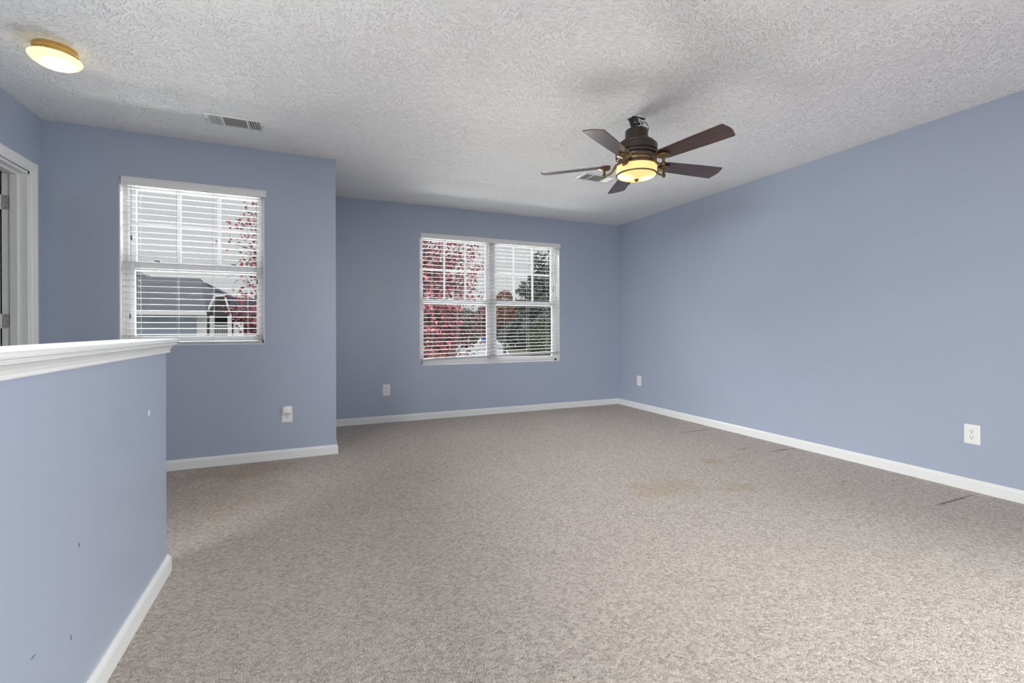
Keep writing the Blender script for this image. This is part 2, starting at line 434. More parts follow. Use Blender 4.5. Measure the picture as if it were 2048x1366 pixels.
struct(wall_left_mesh().build('wall_left', M['wall']), 'blue grey wall holding the white doorway', 'wall')
struct(wall_x(XL - DT, XR, YR - TH, YR, (0.1, 3.1, 0.6, 2.3)).build('wall_rear', M['wall']), 'blue grey wall behind the viewer', 'wall')  # unseen opening added to let the rear fill lamp in
# dim room beyond the doorway
hm = MB()
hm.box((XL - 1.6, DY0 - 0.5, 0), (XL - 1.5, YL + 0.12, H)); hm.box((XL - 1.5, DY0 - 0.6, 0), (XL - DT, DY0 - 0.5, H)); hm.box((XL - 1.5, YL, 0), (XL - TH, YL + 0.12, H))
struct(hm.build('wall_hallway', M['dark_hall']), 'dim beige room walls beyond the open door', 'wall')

# half wall with moulded cap
hw = MB().box((XH - 0.118, YR, 0), (XH, YH, 0.962)).build('wall_half', M['wall'])
struct(hw, 'blue grey stair half wall under a white cap', 'half wall')
M['chip'] = pbr('bare_white_chip', (0.80, 0.80, 0.80), 0.7)
M['scuff'] = pbr('dark_scuff', (0.10, 0.11, 0.14), 0.7)
for (yy, zz, hy_, hz_, mm, lb) in ((2.153, 0.718, 0.011, 0.014, 'chip', 'small white diamond chip in the paint'), (1.533, 0.246, 0.003, 0.009, 'scuff', 'short dark scuff'), (1.359, 0.310, 0.011, 0.002, 'scuff', 'short dark scuff'), (1.579, 0.464, 0.003, 0.008, 'scuff', 'short dark scuff')):
    ch = MB().prism([Vector((XH, yy - hy_, zz)), Vector((XH, yy, zz - hz_)), Vector((XH, yy + hy_, zz)), Vector((XH, yy, zz + hz_))], (-0.001, 0, 0), (0.0004, 0, 0)).build('paint_chip' if mm == 'chip' else 'scuff_mark', M[mm], hw)
    ch['label'] = lb
prof = [(0.000, 0.9365), (0.010, 0.9365), (0.0125, 0.939), (0.0125, 0.9445), (0.0105, 0.9465), (0.0125, 0.9495), (0.0155, 0.957), (0.022, 0.965), (0.030, 0.970), (0.033, 0.9715),
        (0.033, 0.9745), (0.0295, 0.976), (0.0295, 0.979), (0.037, 0.980), (0.0400, 0.983), (0.0405, 0.9875), (0.0395, 0.992), (0.036, 0.9955), (0.0, 0.9962)]
cm = MB()
x0, x1, y0, y1 = XH - 0.118, XH, YR, YH
cm.loft([[Vector((x0 - o, y0, z)), Vector((x1 + o, y0, z)), Vector((x1 + o, y1 + o, z)), Vector((x0 - o, y1 + o, z))] for o, z in prof], True, True)
struct(cm.build('trim_1', M['trim'], bevel=0), 'white moulded cap along the top of the half wall', 'trim')

# baseboards: chamfered strip against a wall; n = direction into the room
def base_seg(mb, p, q, nrm, e0=0.0, e1=0.0):
    p, q, nrm = Vector(p), Vector(q), Vector(nrm)
    d = (q - p).normalized()
    pr = [(0.0, 0.0), (TB, 0.0), (TB, HB - 0.020), (TB * 0.86, HB - 0.012), (TB * 0.55, HB - 0.005), (TB * 0.38, HB), (0.0, HB)]
    # mitred ends: e0/e1 = +1 lengthens with the depth (outer corner), -1 shortens (inner corner)
    r0 = [p + nrm * a + Vector((0, 0, z)) - d * a * e0 for a, z in pr]
    r1 = [q + nrm * a + Vector((0, 0, z)) + d * a * e1 for a, z in pr]
    mb.loft([r0, r1])
    return mb
struct(base_seg(MB(), (XB, YB, 0), (XR, YB, 0), (0, -1, 0), 0, -1).build('baseboard_back', M['trim']), 'white baseboard under the double window', 'baseboard')
struct(base_seg(MB(), (XR, YB, 0), (XR, YR, 0), (-1, 0, 0), -1, 0).build('baseboard_right', M['trim']), 'white baseboard along the long blue wall with two outlets', 'baseboard')
b_ = base_seg(MB(), (XL, YL, 0), (XB, YL, 0), (0, -1, 0), 0, 1); base_seg(b_, (XB, YL, 0), (XB, YB, 0), (1, 0, 0), 1, -1)
struct(b_.build('baseboard_near', M['trim']), 'white baseboard under the single window, turning the corner', 'baseboard')
b_ = base_seg(MB(), (XH, YR, 0), (XH, YH, 0), (1, 0, 0), 0, 1); base_seg(b_, (XH, YH, 0), (XH - 0.118, YH, 0), (0, 1, 0), 1, 1); base_seg(b_, (XH - 0.118, YH, 0), (XH - 0.118, YR, 0), (-1, 0, 0), 1, 0)
struct(b_.build('baseboard_half', M['trim']), 'white baseboard around the foot of the half wall', 'baseboard')
b_ = base_seg(MB(), (XL, DY0 - 0.1, 0), (XL, YR, 0), (1, 0, 0))
struct(b_.build('baseboard_left', M['trim']), 'white baseboard along the doorway wall', 'baseboard')

# ------------------------------------------------------------------ doorway
door = empty('door_1', (XL, (DY0 + DY1) / 2, 0)); struct(door, 'white cased doorway with an inward open door', 'doorway')
inv = Matrix.Translation((-XL, -(DY0 + DY1) / 2, 0))
def local(mb, off): bmesh.ops.translate(mb.bm, vec=Vector(off), verts=mb.bm.verts); return mb
off = (-XL, -(DY0 + DY1) / 2, 0)
j = MB()
j.box((XL - DT, DY1 - 0.019, 0), (XL + 0.001, DY1, DZ)); j.box((XL - DT, DY0, 0), (XL + 0.001, DY0 + 0.019, DZ)); j.box((XL - DT, DY0, DZ - 0.019), (XL + 0.001, DY1, DZ))
j.box((XL - 0.08, DY1 - 0.031, 0), (XL - 0.043, DY1 - 0.018, DZ - 0.03)); j.box((XL - 0.08, DY0 + 0.018, 0), (XL - 0.043, DY0 + 0.031, DZ - 0.03)); j.box((XL - 0.08, DY0 + 0.018, DZ - 0.031), (XL - 0.043, DY1 - 0.018, DZ - 0.018))
local(j, off).build('jamb', M['trim'], door, bevel=0.0015)
c = MB()
def casing(side):
    # swept door casing profile: (distance from the opening, thickness)
    pr = [(0.006, 0.0), (0.006, 0.009), (0.012, 0.013), (0.030, 0.0145), (0.048, 0.0185), (0.066, 0.0185), (0.072, 0.014), (0.0725, 0.0)]
    def ring(y, z, sy, sz): return [Vector((XL + side * t, y + sy * d, z + sz * d)) for d, t in pr]
    yA, yB, zT = DY0 + 0.004, DY1 - 0.004, DZ - 0.004
    c.loft([ring(yB, 0, 1, 0), ring(yB, zT, 1, 1), ring(yA, zT, -1, 1), ring(yA, 0, -1, 0)])
casing(1)
local(c, off).build('casing', M['trim'], door)
dl = MB(); dx0, dx1 = XL - DT - 0.80, XL - DT - 0.012
dl.box((dx0, DY1 - 0.036, 0.012), (dx1, DY1 - 0.002, DZ - 0.024))
for zz0, zz1 in ((0.16, 0.72), (0.86, 1.45), (1.56, 1.92)):
    for xx0, xx1 in ((dx0 + 0.11, dx0 + 0.36), (dx0 + 0.44, dx0 + 0.69)):
        dl.box((xx0, DY1 - 0.041, zz0), (xx1, DY1 - 0.036, zz1))
leaf = local(dl, off).build('door_leaf', M['trim'], door, bevel=0.003)
for zc in (1.832, 1.088, 0.25):
    hg = MB(); yj = DY1 - 0.0195
    # rounded leaf plate on the jamb, knuckle at the far edge
    xa, xb = XL - 0.1195, XL - 0.084; h2 = 0.0445; r = 0.014
    poly = [Vector((xa, yj, zc - h2)), Vector((xa, yj, zc + h2))]
    for k in range(7): a = PI / 2 - k * PI / 12; poly.append(Vector((xb - r + r * math.cos(a), yj, zc + h2 - r + r * math.sin(a))))
    for k in range(7): a = -k * PI / 12; poly.append(Vector((xb - r + r * math.cos(a), yj, zc - h2 + r + r * math.sin(a))))
    hg.prism(poly, (0, 0, 0), (0, -0.0022, 0))
    kn = [(XL - DT - 0.004, DY1 - 0.024, zc - 0.046), (XL - DT - 0.004, DY1 - 0.024, zc + 0.046)]
    hg.tube(kn, 0.006, 12)
    hgo = local(hg, off).build('hinge', M['steel'], door)
    hgo['label'] = 'brushed steel hinge'
    for dxx, dz in ((-0.010, 0.031), (-0.004, 0.0), (-0.010, -0.031)):
        sc = MB().tube([(xb - 0.009 + dxx, yj - 0.0018, zc + dz), (xb - 0.009 + dxx, yj - 0.0030, zc + dz)], 0.0028, 10)
        local(sc, off).build('screw', M['slot'], hgo)

# ------------------------------------------------------------------ windows
def window_unit(mb_fr, x0, x1, z0, z1, yf):
    """vinyl frame of one double hung unit, yf = inner face of the frame"""
    f = 0.030
    for a in ((x0, x0 + f, z0, z1), (x1 - f, x1, z0, z1)): mb_fr.box((a[0], yf, a[2]), (a[1], yf + 0.085, a[3]))
    mb_fr.box((x0, yf, z1 - f), (x1, yf + 0.085, z1)); mb_fr.box((x0, yf, z0), (x1, yf + 0.085, z0 + f))
def sash(x0, x1, z0, z1, y0, y1, gx0, gx1, gz0, gz1):
    m = MB()
    m.box((x0, y0, z0), (gx0, y1, z1)); m.box((gx1, y0, z0), (x1, y1, z1)); m.box((gx0, y0, z0), (gx1, y1, gz0)); m.box((gx0, y0, gz1), (gx1, y1, z1))
    return m
def double_hung(win, o3, x0, x1, z0, z1, yf, mid0, mid1, hmz, pane_mat):
    """upper sash with a six light grid behind, plain lower sash in front; o3 = offset to the window's own origin"""
    gx0, gx1 = x0 + 0.063, x1 - 0.063
    us = local(sash(x0 + 0.03, x1 - 0.03, mid0 - 0.002, z1 - 0.03, yf + 0.045, yf + 0.075, gx0, gx1, mid1, z1 - 0.058), o3).build('upper_sash', M['vinyl'], win, bevel=0.0025)
    g = MB(); yy0, yy1 = yf + 0.052, yf + 0.066
    w = (gx1 - gx0) / 3
    for k in (1, 2): g.box((gx0 + w * k - 0.0115, yy0, mid1), (gx0 + w * k + 0.0115, yy1, z1 - 0.058))
    g.box((gx0, yy0 + 0.0005, hmz - 0.0115), (gx1, yy1 - 0.0005, hmz + 0.0115))
    local(g, o3).build('muntin_grid', M['vinyl'], us)
    local(MB().box((gx0 - 0.004, yf + 0.067, mid1 - 0.004), (gx1 + 0.004, yf + 0.070, z1 - 0.054)), o3).build('pane', M['glass'], us)
    ls = local(sash(x0 + 0.03, x1 - 0.03, z0 + 0.03, mid1 - 0.006, yf + 0.008, yf + 0.040, gx0, gx1, z0 + 0.066, mid0), o3).build('lower_sash', M['vinyl'], win, bevel=0.0025)
    local(MB().box((gx0 - 0.004, yf + 0.025, z0 + 0.062), (gx1 + 0.004, yf + 0.028, mid0 + 0.004)), o3).build('pane', pane_mat, ls)
    for fx in (0.21, 0.79):
        k = MB(); xc = x0 + 0.03 + (x1 - x0 - 0.06) * fx; zt = mid1 - 0.006
        k.lathe([(0.016, 0.0), (0.016, 0.006), (0.010, 0.010), (0.006, 0.012)], (xc, yf + 0.024, zt), 16)
        k.box((xc - 0.030, yf + 0.016, zt + 0.006), (xc + 0.004, yf + 0.026, zt + 0.013))
        local(k, o3).build('sash_lock', M['lock'], ls)
    return us, ls
def reveal(x0, x1, z0, z1, y0, y1, t=0.006):
    m = MB()
    m.box((x0 - 0.001, y0, z0), (x0 + t, y1, z1)); m.box((x1 - t, y0, z0), (x1 + 0.001, y1, z1)); m.box((x0, y0, z1 - t), (x1, y1, z1 + 0.001)); m.box((x0, y0, z0 - 0.001), (x1, y1, z0 + t))
    return m

YF1 = YL + 0.078
w1 = empty('window_1', ((W1[0] + W1[1]) / 2, YL, W1[2])); struct(w1, 'single white double hung window showing a grey roofed house', 'window')
o1 = (-w1.location.x, -w1.location.y, -w1.location.z)
m = MB(); window_unit(m, W1[0], W1[1], W1[2], W1[3], YF1); local(m, o1).build('window_frame', M['vinyl'], w1)
local(reveal(W1[0], W1[1], W1[2], W1[3], YL - 0.0006, YF1 + 0.02), o1).build('reveal', M['trim'], w1)
us1, ls1 = double_hung(w1, o1, W1[0], W1[1], W1[2], W1[3], YF1, 1.466, 1.536, 1.812, M['glass_smudged'])
# little framed sticker in the corner of the lower pane
st = MB()
sx, sz, sy = -1.160, 1.440, YF1 + 0.0225
for a in ((0, 0.030, 0, 0.003), (0, 0.030, 0.025, 0.028), (0, 0.003, 0, 0.028), (0.027, 0.030, 0, 0.028)): st.box((sx + a[0], sy, sz - 0.028 + a[2]), (sx + a[1], sy + 0.002, sz - 0.028 + a[3]))
local(st, o1).build('sticker', M['slot'], ls1)

YF2 = YB + 0.078
w2 = empty('window_2', ((W2[0] + W2[1]) / 2, YB, W2[2])); struct(w2, 'wide white twin double hung window facing red leaves and a conifer', 'window')
o2 = (-w2.location.x, -w2.location.y, -w2.location.z)
XM = 2.024
m = MB(); window_unit(m, W2[0], XM, W2[2], W2[3], YF2); window_unit(m, XM, W2[1], W2[2], W2[3], YF2)
m.box((XM - 0.028, YF2 - 0.004, W2[2]), (XM + 0.028, YF2 + 0.02, W2[3]))
local(m, o2).build('window_frame', M['vinyl'], w2)
local(reveal(W2[0], W2[1], W2[2], W2[3], YB - 0.0006, YF2 + 0.02), o2).build('reveal', M['trim'], w2)
double_hung(w2, o2, W2[0], XM, W2[2], W2[3], YF2, 1.326, 1.382, 1.728, M['glass'])
double_hung(w2, o2, XM, W2[1], W2[2], W2[3], YF2, 1.326, 1.382, 1.728, M['glass'])

# ------------------------------------------------------------------ blinds
def slat(mb, x0, x1, y0, y1, zl, zr, t=0.0022, tilt=0.0036):
    # tilted a little: the room side hangs lower
    crown = [(0, 0), (0.25, 0.0012), (0.5, 0.0016), (0.75, 0.0012), (1, 0)]
    def ring(x, z):
        a = [Vector((x, y0 + (y1 - y0) * u, z + c_ + tilt * (u - 0.5))) for u, c_ in crown]
        b = [Vector((x, y0 + (y1 - y0) * u, z + c_ - t + tilt * (u - 0.5))) for u, c_ in reversed(crown)]
        return a + b
    mb.loft([ring(x0, zl), ring(x1, zr)])
def blind(name, label, x0, x1, zt, zb_l, zb_r, y, vx0, vx1, ladders, cords, pitch, collapse):
    """inside mounted 2 inch blind, slats level; zb_l/zb_r = underside of the bottom rail at either end"""
    root = empty(name, ((x0 + x1) / 2, y, zt)); tag(root, label, 'blind', 'window blinds')
    o3 = (-root.location.x, -root.location.y, -root.location.z)
    va = MB()
    poly = [Vector((0, y - 0.020, zt - 0.054)), Vector((0, y - 0.020, zt - 0.012)), Vector((0, y - 0.016, zt - 0.006)), Vector((0, y - 0.016, zt)), Vector((0, y + 0.000, zt)), Vector((0, y + 0.000, zt - 0.054))]
    va.prism(poly, (vx0, 0, 0), (vx1, 0, 0))
    local(va, o3).build('valance', M['trim'], root, bevel=0.0015)
    local(MB().box((x0 + 0.007, y + 0.004, zt - 0.050), (x1 - 0.007, y + 0.056, zt - 0.006)), o3).build('headrail', M['slat'], root)
    zs = zt - 0.072
    sl = MB(); n = int((zs - max(zb_l, zb_r) - 0.03) / pitch)
    zl_end = zb_l + 0.03; zr_end = zb_r + 0.03
    rows = []
    for k in range(n + 1):
        f = max(0.0, (k - (n - collapse)) / max(1, collapse)) if collapse else 0
        zL = zs - k * pitch; zR = zL
        if collapse:
            fullL = zs - (zs - zl_end) * k / n; 
            zL = fullL; zR = zs - (zs - zl_end) * k / n
            zR += f * (zr_end - zl_end)
        rows.append((zL, zR)); slat(sl, x0 + 0.009, x1 - 0.009, y + 0.010, y + 0.052, zL, zR)
    local(sl, o3).build('slat_panel', M['slat'], root)
    br = MB()
    def rr(x, z): return [Vector((x, y + 0.004, z)), Vector((x, y + 0.058, z)), Vector((x, y + 0.058, z + 0.016)), Vector((x, y + 0.050, z + 0.019)), Vector((x, y + 0.012, z + 0.019)), Vector((x, y + 0.004, z + 0.016))]
    br.loft([rr(x0 + 0.009, zb_l), rr(x1 - 0.009, zb_r)])
    local(br, o3).build('bottom_rail', M['slat'], root, bevel=0.002)
    for lx in ladders:
        u = (lx - x0) / (x1 - x0); zb = zb_l + (zb_r - zb_l) * u
        ld = MB()
        for yy in (y + 0.0045, y + 0.0575): ld.tube([(lx, yy, zt - 0.05), (lx, yy, zb + 0.01)], 0.0011, 6)
        for zL, zR in rows:
            z_ = zL + (zR - zL) * u - 0.0032; ld.tube([(lx, y + 0.0045, z_), (lx, y + 0.0575, z_)], 0.0006, 4)
        local(ld, o3).build('ladder_cord', M['cord'], root)
    for cx, ends in cords:
        for i, (ex, ez) in enumerate(ends):
            cc = MB(); cc.tube([(cx, y + 0.0005, zt - 0.05), (cx + (ex - cx) * 0.6, y - 0.001, ez + 0.25), (ex, y - 0.002, ez + 0.05), (ex, y - 0.002, ez + 0.012)], 0.0009, 6)
            co = local(cc, o3).build('pull_cord', M['cord'], root)
            tt = MB(); tt.lathe([(0.0015, 0.016), (0.004, 0.013), (0.0055, 0.0), (0.0065, -0.014), (0.004, -0.018)], (ex, y - 0.002, ez), 12)
            local(tt, o3).build('tassel', M['tassel'], co, smooth=True)
    return root
blind('window_blind', 'white horizontal slat blind hanging level in the single window', W1[0] + 0.006, W1[1] - 0.006, 2.117, W1[2] + 0.008, W1[2] + 0.008, YL,
      -1.234, -0.330, (-1.142, -0.913, -0.688, -0.462), [(-1.183, ((-1.179, 1.688), (-1.187, 1.129))), (-0.397, ((-0.394, 1.405), (-0.402, 1.290)))], 0.0437, 0)
blind('window_blind', 'white slat blind in the wide double window, its bottom rail hanging crooked', W2[0] + 0.006, W2[1] - 0.006, 2.123, 0.662, 0.712, YB,
      1.128, 2.936, (1.273, 1.575, 1.879, 2.184, 2.490, 2.764), [(1.195, ((1.195, 0.825),)), (2.838, ((2.843, 1.56), (2.838, 1.52)))], 0.0437, 7)

# ------------------------------------------------------------------ outlets
def rounded_poly(w, h, r, n=5):
    p = []
    for cx, cy, a0 in ((w / 2 - r, h / 2 - r, 0), (-w / 2 + r, h / 2 - r, PI / 2), (-w / 2 + r, -h / 2 + r, PI), (w / 2 - r, -h / 2 + r, 1.5 * PI)):
        for k in range(n + 1):
            a = a0 + PI / 2 * k / n; p.append((cx + r * math.cos(a), cy + r * math.sin(a)))
    return p
def outlet_meshes():
    """built on the plane y = 0 facing -y"""
    pl = MB(); w, h = 0.079, 0.124
    rings = []
    for d, y in ((0, 0), (0, -0.0035), (0.002, -0.0055), (0.005, -0.0062)):
        rings.append([Vector((x, y, z)) for x, z in rounded_poly(w - 2 * d, h - 2 * d, 0.005)])
    pl.loft(rings, True, True)
    def recept(zc):
        m = MB(); pts = []
        for k in range(28):
            a = 2 * PI * k / 28; x, z = 0.0172 * math.cos(a), 0.0172 * math.sin(a); z = max(-0.0142, min(0.0142, z)); pts.append((x, z + zc))
        m.loft([[Vector((x, -0.005, z)) for x, z in pts], [Vector((x, -0.0085, z)) for x, z in pts]])
        return m
    def slots(zc):
        m = MB()
        m.box((-0.0078, -0.0089, zc + 0.000), (-0.0052, -0.008, zc + 0.009)); m.box((0.0052, -0.0089, zc + 0.001), (0.0076, -0.008, zc + 0.008))
        m.tube([(0, -0.008, zc - 0.0065), (0, -0.0089, zc - 0.0065)], 0.0030, 10)
        return m
    sc = MB().tube([(0, -0.006, 0), (0, -0.0075, 0)], 0.0032, 12)
    return pl, [recept(0.0195), recept(-0.0195)], [slots(0.0195), slots(-0.0195)], sc
def make_outlet(loc, rz, label):
    r = empty('wall_outlet', loc, rz); tag(r, label, 'outlet', 'white wall outlets')
    pl, rc, sl, sc = outlet_meshes()
    pl.build('cover_plate', M['plate'], r)
    for a, b in zip(rc, sl):
        q = a.build('receptacle', M['plate'], r); so = b.build('slots', M['slot'], q); so['label'] = 'dark socket slots'
    sc.build('screw', M['steel'], r)
    return r
def dup(root, loc, rz, label):
    r = root.copy(); COL.objects.link(r); r.location = loc; r.rotation_euler = (0, 0, rz); r['label'] = label
    for ch in list(root.children):
        c = ch.copy(); COL.objects.link(c); c.parent = r
        for g in list(ch.children):
            d = g.copy(); COL.objects.link(d); d.parent = c
    return r
out0 = make_outlet((-0.186, YL, 0.3535), 0, 'white outlet under the single window with a plug-in unit above')
for loc, rz, lb in (((0.748, YB, 0.3585), 0, 'white duplex outlet on the wall left of the double window'),
                    ((XR, 4.761, 0.3600), PI / 2, 'white duplex outlet on the long wall close to the far corner'),
                    ((XR, 1.512, 0.3595), PI / 2, 'large looking white duplex outlet on the long wall nearest the viewer')):
    # on the right wall the plate faces -x
    dup(out0, loc, rz if rz == 0 else -PI / 2, lb)
pg = empty('plug_in_unit', (-0.186, YL - 0.0085, 0.388)); tag(pg, 'small white plug-in unit filling the top of the outlet under the single window', 'plug')
b_ = MB(); rings = []
for d, y in ((0, 0), (0, -0.020), (0.002, -0.026), (0.006, -0.030)):
    rings.append([Vector((x, y, z)) for x, z in rounded_poly(0.062 - 2 * d, 0.066 - 2 * d, 0.012)])
b_.loft(rings).build('body', M['plate'], pg, smooth=True)
so = MB().box((-0.015, -0.0312, -0.024), (0.015, -0.0295, -0.0215)).build('slit', M['slot'], pg); so['label'] = 'dark thin slit'

# ------------------------------------------------------------------ ceiling vents
def vent(loc, label, banks):
    """three way ceiling register 0.36 x 0.19, built hanging under z = 0; banks: (x0, x1, direction, count)"""
    r = empty('ceiling_vent', loc); tag(r, label, 'vent', 'ceiling vents')
    w, h = 0.178, 0.099
    fr = MB()
    def ringp(dx, dy, z): return [Vector((-w + dx, -h + dy, z)), Vector((w - dx, -h + dy, z)), Vector((w - dx, h - dy, z)), Vector((-w + dx, h - dy, z))]
    y0, y1 = -0.068, 0.068
    # stepped rim
    fr.loft([ringp(0, 0, 0), ringp(0, 0, -0.003), ringp(0.006, 0.006, -0.007), ringp(0.026, 0.028, -0.007), ringp(0.026, 0.028, -0.002)], False, False)
    xs = [b[0] for b in banks] + [b[1] for b in banks]
    for i in range(len(banks) - 1): fr.box((banks[i][1], -h + 0.027, -0.0068), (banks[i + 1][0], h - 0.027, -0.002))
    fr.build('frame', M['plate'], r)
    bk = MB().box((-w + 0.02, -h + 0.02, -0.0018), (w - 0.02, h - 0.02, -0.0004)).build('duct_opening', M['duct'], r); bk['label'] = 'dark opening behind the louvers'
    for x0, x1, d, cnt in banks:
        m = MB()
        if d == 'y':      # long louvers along x
            for k in range(cnt):
                yc = -h + 0.03 + (2 * h - 0.06) * (k + 0.5) / cnt
                mt = Matrix.Translation((0, yc, -0.0045)) @ Matrix.Rotation(math.radians(38), 4, 'X')
                m.box((x0, -0.0045, -0.0005), (x1, 0.0045, 0.0005), mt)
        else:             # short louvers along y, leaning away from the centre
            sgn = 1 if d == 'x+' else -1
            for k in range(cnt):
                xc = x0 + (x1 - x0) * (k + 0.5) / cnt
                mt = Matrix.Translation((xc, 0, -0.0045)) @ Matrix.Rotation(math.radians(40 * sgn), 4, 'Y')
                m.box((-0.0045, -h + 0.028, -0.0006), (0.0045, h - 0.028, 0.0006), mt)
        m.build('louver_bank', M['plate'], r)
    for sx in (-1, 1): MB().tube([(sx * (w - 0.013), 0, -0.0068), (sx * (w - 0.013), 0, -0.0082)], 0.0035, 10).build('screw', M['slot'], r)
    return r
banks = [(-0.152, -0.078, 'x-', 5), (-0.068, 0.068, 'y', 11), (0.078, 0.152, 'x+', 5)]
vent((-0.474, 3.607, H), 'white three-bank ceiling register above the single window', banks)
vent((2.434, 3.615, H), 'white ceiling register seen just beyond the fan lamp', banks)

# ------------------------------------------------------------------ flush ceiling light
fl = empty('ceiling_light', (-1.176, 3.022, H)); tag(fl, 'small round brass flush ceiling lamp glowing near the doorway', 'ceiling lamp')
base = MB().lathe([(0.084, 0.0), (0.085, -0.004), (0.085, -0.020), (0.0825, -0.022), (0.0825, -0.025), (0.084, -0.027), (0.083, -0.042), (0.070, -0.046)], n=56).build('base_pan', M['brass'], fl, smooth=True)
M['flush_glow'] = lamp_mat('frosted_glass_glow', (1.0, 0.78, 0.36), (1.0, 0.90, 0.66), [(0.012, -0.012, -0.095)], 0.085, 1.5, 4.0)
MB().lathe([(0.078, -0.043), (0.099, -0.046), (0.1025, -0.049), (0.1015, -0.054), (0.092, -0.067), (0.072, -0.081), (0.046, -0.090), (0.018, -0.0945), (0.002, -0.095)], n=64).build('glass_shade', M['flush_glow'], fl, smooth=True)
for a in (0.35, 2.45, 4.54): MB().tube([(0.083 * math.cos(a), 0.083 * math.sin(a), -0.034), (0.092 * math.cos(a), 0.092 * math.sin(a), -0.034)], 0.004, 10).build('thumb_screw', M['brass'], fl)

# ------------------------------------------------------------------ ceiling fan
FC = (1.996, 2.493)
fan = empty('ceiling_fan', (FC[0], FC[1], H)); tag(fan, 'five-blade dark wood ceiling fan with a glowing drum lamp', 'ceiling fan')
def z(v): return v - H
# exposed hanger bracket and ball
br = MB()
br.box((-0.050, -0.030, z(2.436)), (0.050, 0.030, z(2.4395)))
for sx in (-1, 1):
    poly = [Vector((sx * 0.044, -0.022, z(2.438))), Vector((sx * 0.044, 0.022, z(2.438))), Vector((sx * 0.026, 0.016, z(2.375))), Vector((sx * 0.026, -0.016, z(2.375)))]
    br.prism(poly, (0, 0, 0), (sx * 0.004, 0, 0))
br.box((-0.030, -0.022, z(2.372)), (0.030, 0.022, z(2.378)))
br.build('hanger_bracket', M['black'], fan)
MB().lathe([(0.012, z(2.41)), (0.026, z(2.405)), (0.032, z(2.392)), (0.030, z(2.380)), (0.020, z(2.370)), (0.013, z(2.366)), (0.013, z(2.345))], n=28).build('hanger_ball', M['black'], fan, smooth=True)
rng = random.Random(5)
wr = [('wire_white', [(0.018, -0.03, z(2.425)), (0.050, -0.045, z(2.41)), (0.058, -0.050, z(2.385)), (0.040, -0.050, z(2.362)), (0.03, -0.04, z(2.350))]),
      ('wire_white', [(-0.010, -0.03, z(2.43)), (0.015, -0.048, z(2.405)), (0.012, -0.050, z(2.385)), (-0.02, -0.046, z(2.372)), (-0.045, -0.04, z(2.355))]),
      ('wire_white', [(0.02, 0.0, z(2.43)), (0.062, -0.01, z(2.40)), (0.070, -0.015, z(2.375)), (0.060, -0.03, z(2.356))]),
      ('black', [(0.03, -0.02, z(2.43)), (0.066, -0.032, z(2.40)), (0.073, -0.030, z(2.37)), (0.066, -0.030, z(2.345))]),
      ('black', [(-0.03, -0.03, z(2.43)), (-0.052, -0.04, z(2.42)), (-0.040, -0.042, z(2.395)), (-0.022, -0.035, z(2.37)), (-0.02, -0.03, z(2.352))]),
      ('wire_white', [(0.0, -0.034, z(2.42)), (-0.012, -0.04, z(2.41)), (0.006, -0.042, z(2.40)), (0.0, -0.04, z(2.388))])]
for mname, pts in wr:
    sm = []
    P = [Vector(p) for p in pts]
    for i in range(len(P) - 1):
        p0, p1, p2, p3 = P[max(i - 1, 0)], P[i], P[i + 1], P[min(i + 2, len(P) - 1)]
        for k in range(5):
            t = k / 5
            sm.append(0.5 * ((2 * p1) + (p2 - p0) * t + (2 * p0 - 5 * p1 + 4 * p2 - p3) * t * t + (3 * p1 - p0 - 3 * p2 + p3) * t ** 3))
    sm.append(P[-1])
    wo_ = MB().tube(sm, 0.0026, 7).build('wire', M[mname], fan, smooth=True)
    wo_['label'] = 'loose white wire' if mname == 'wire_white' else 'loose black wire'
wn_ = MB().tube([(0.045, -0.045, z(2.372)), (0.034, -0.040, z(2.350))], [0.006, 0.0035], 10).build('wire_nut', M['wire_red'], fan); wn_['label'] = 'orange red wire connector'
wn_ = MB().tube([(0.012, -0.05, z(2.356)), (0.036, -0.045, z(2.352))], [0.0035, 0.005], 10).build('wire_nut', M['wire_red'], fan); wn_['label'] = 'orange red wire connector'
# motor housing
hp = [(0.02, 2.362), (0.070, 2.362), (0.0745, 2.356), (0.0745, 2.300), (0.078, 2.296), (0.094, 2.293), (0.098, 2.288), (0.099, 2.282), (0.113, 2.279), (0.118, 2.274), (0.117, 2.266), (0.129, 2.263), (0.1345, 2.257),
      (0.136, 2.248), (0.136, 2.214), (0.127, 2.212), (0.127, 2.206), (0.139, 2.203), (0.139, 2.188), (0.127, 2.185), (0.127, 2.179), (0.136, 2.177), (0.134, 2.168), (0.06, 2.166)]
MB().lathe([(r, z(v)) for r, v in hp], n=72).build('motor_housing', M['bronze'], fan, smooth=True)
MB().lathe([(r, z(v)) for r, v in [(0.06, 2.167), (0.133, 2.167), (0.130, 2.162), (0.120, 2.158), (0.117, 2.150), (0.117, 2.142), (0.121, 2.134), (0.131, 2.128), (0.06, 2.127)]], n=72).build('housing_skirt', M['bronze_light'], fan, smooth=True)  # brighter metal paints the lamp's glow into the housing's lower end
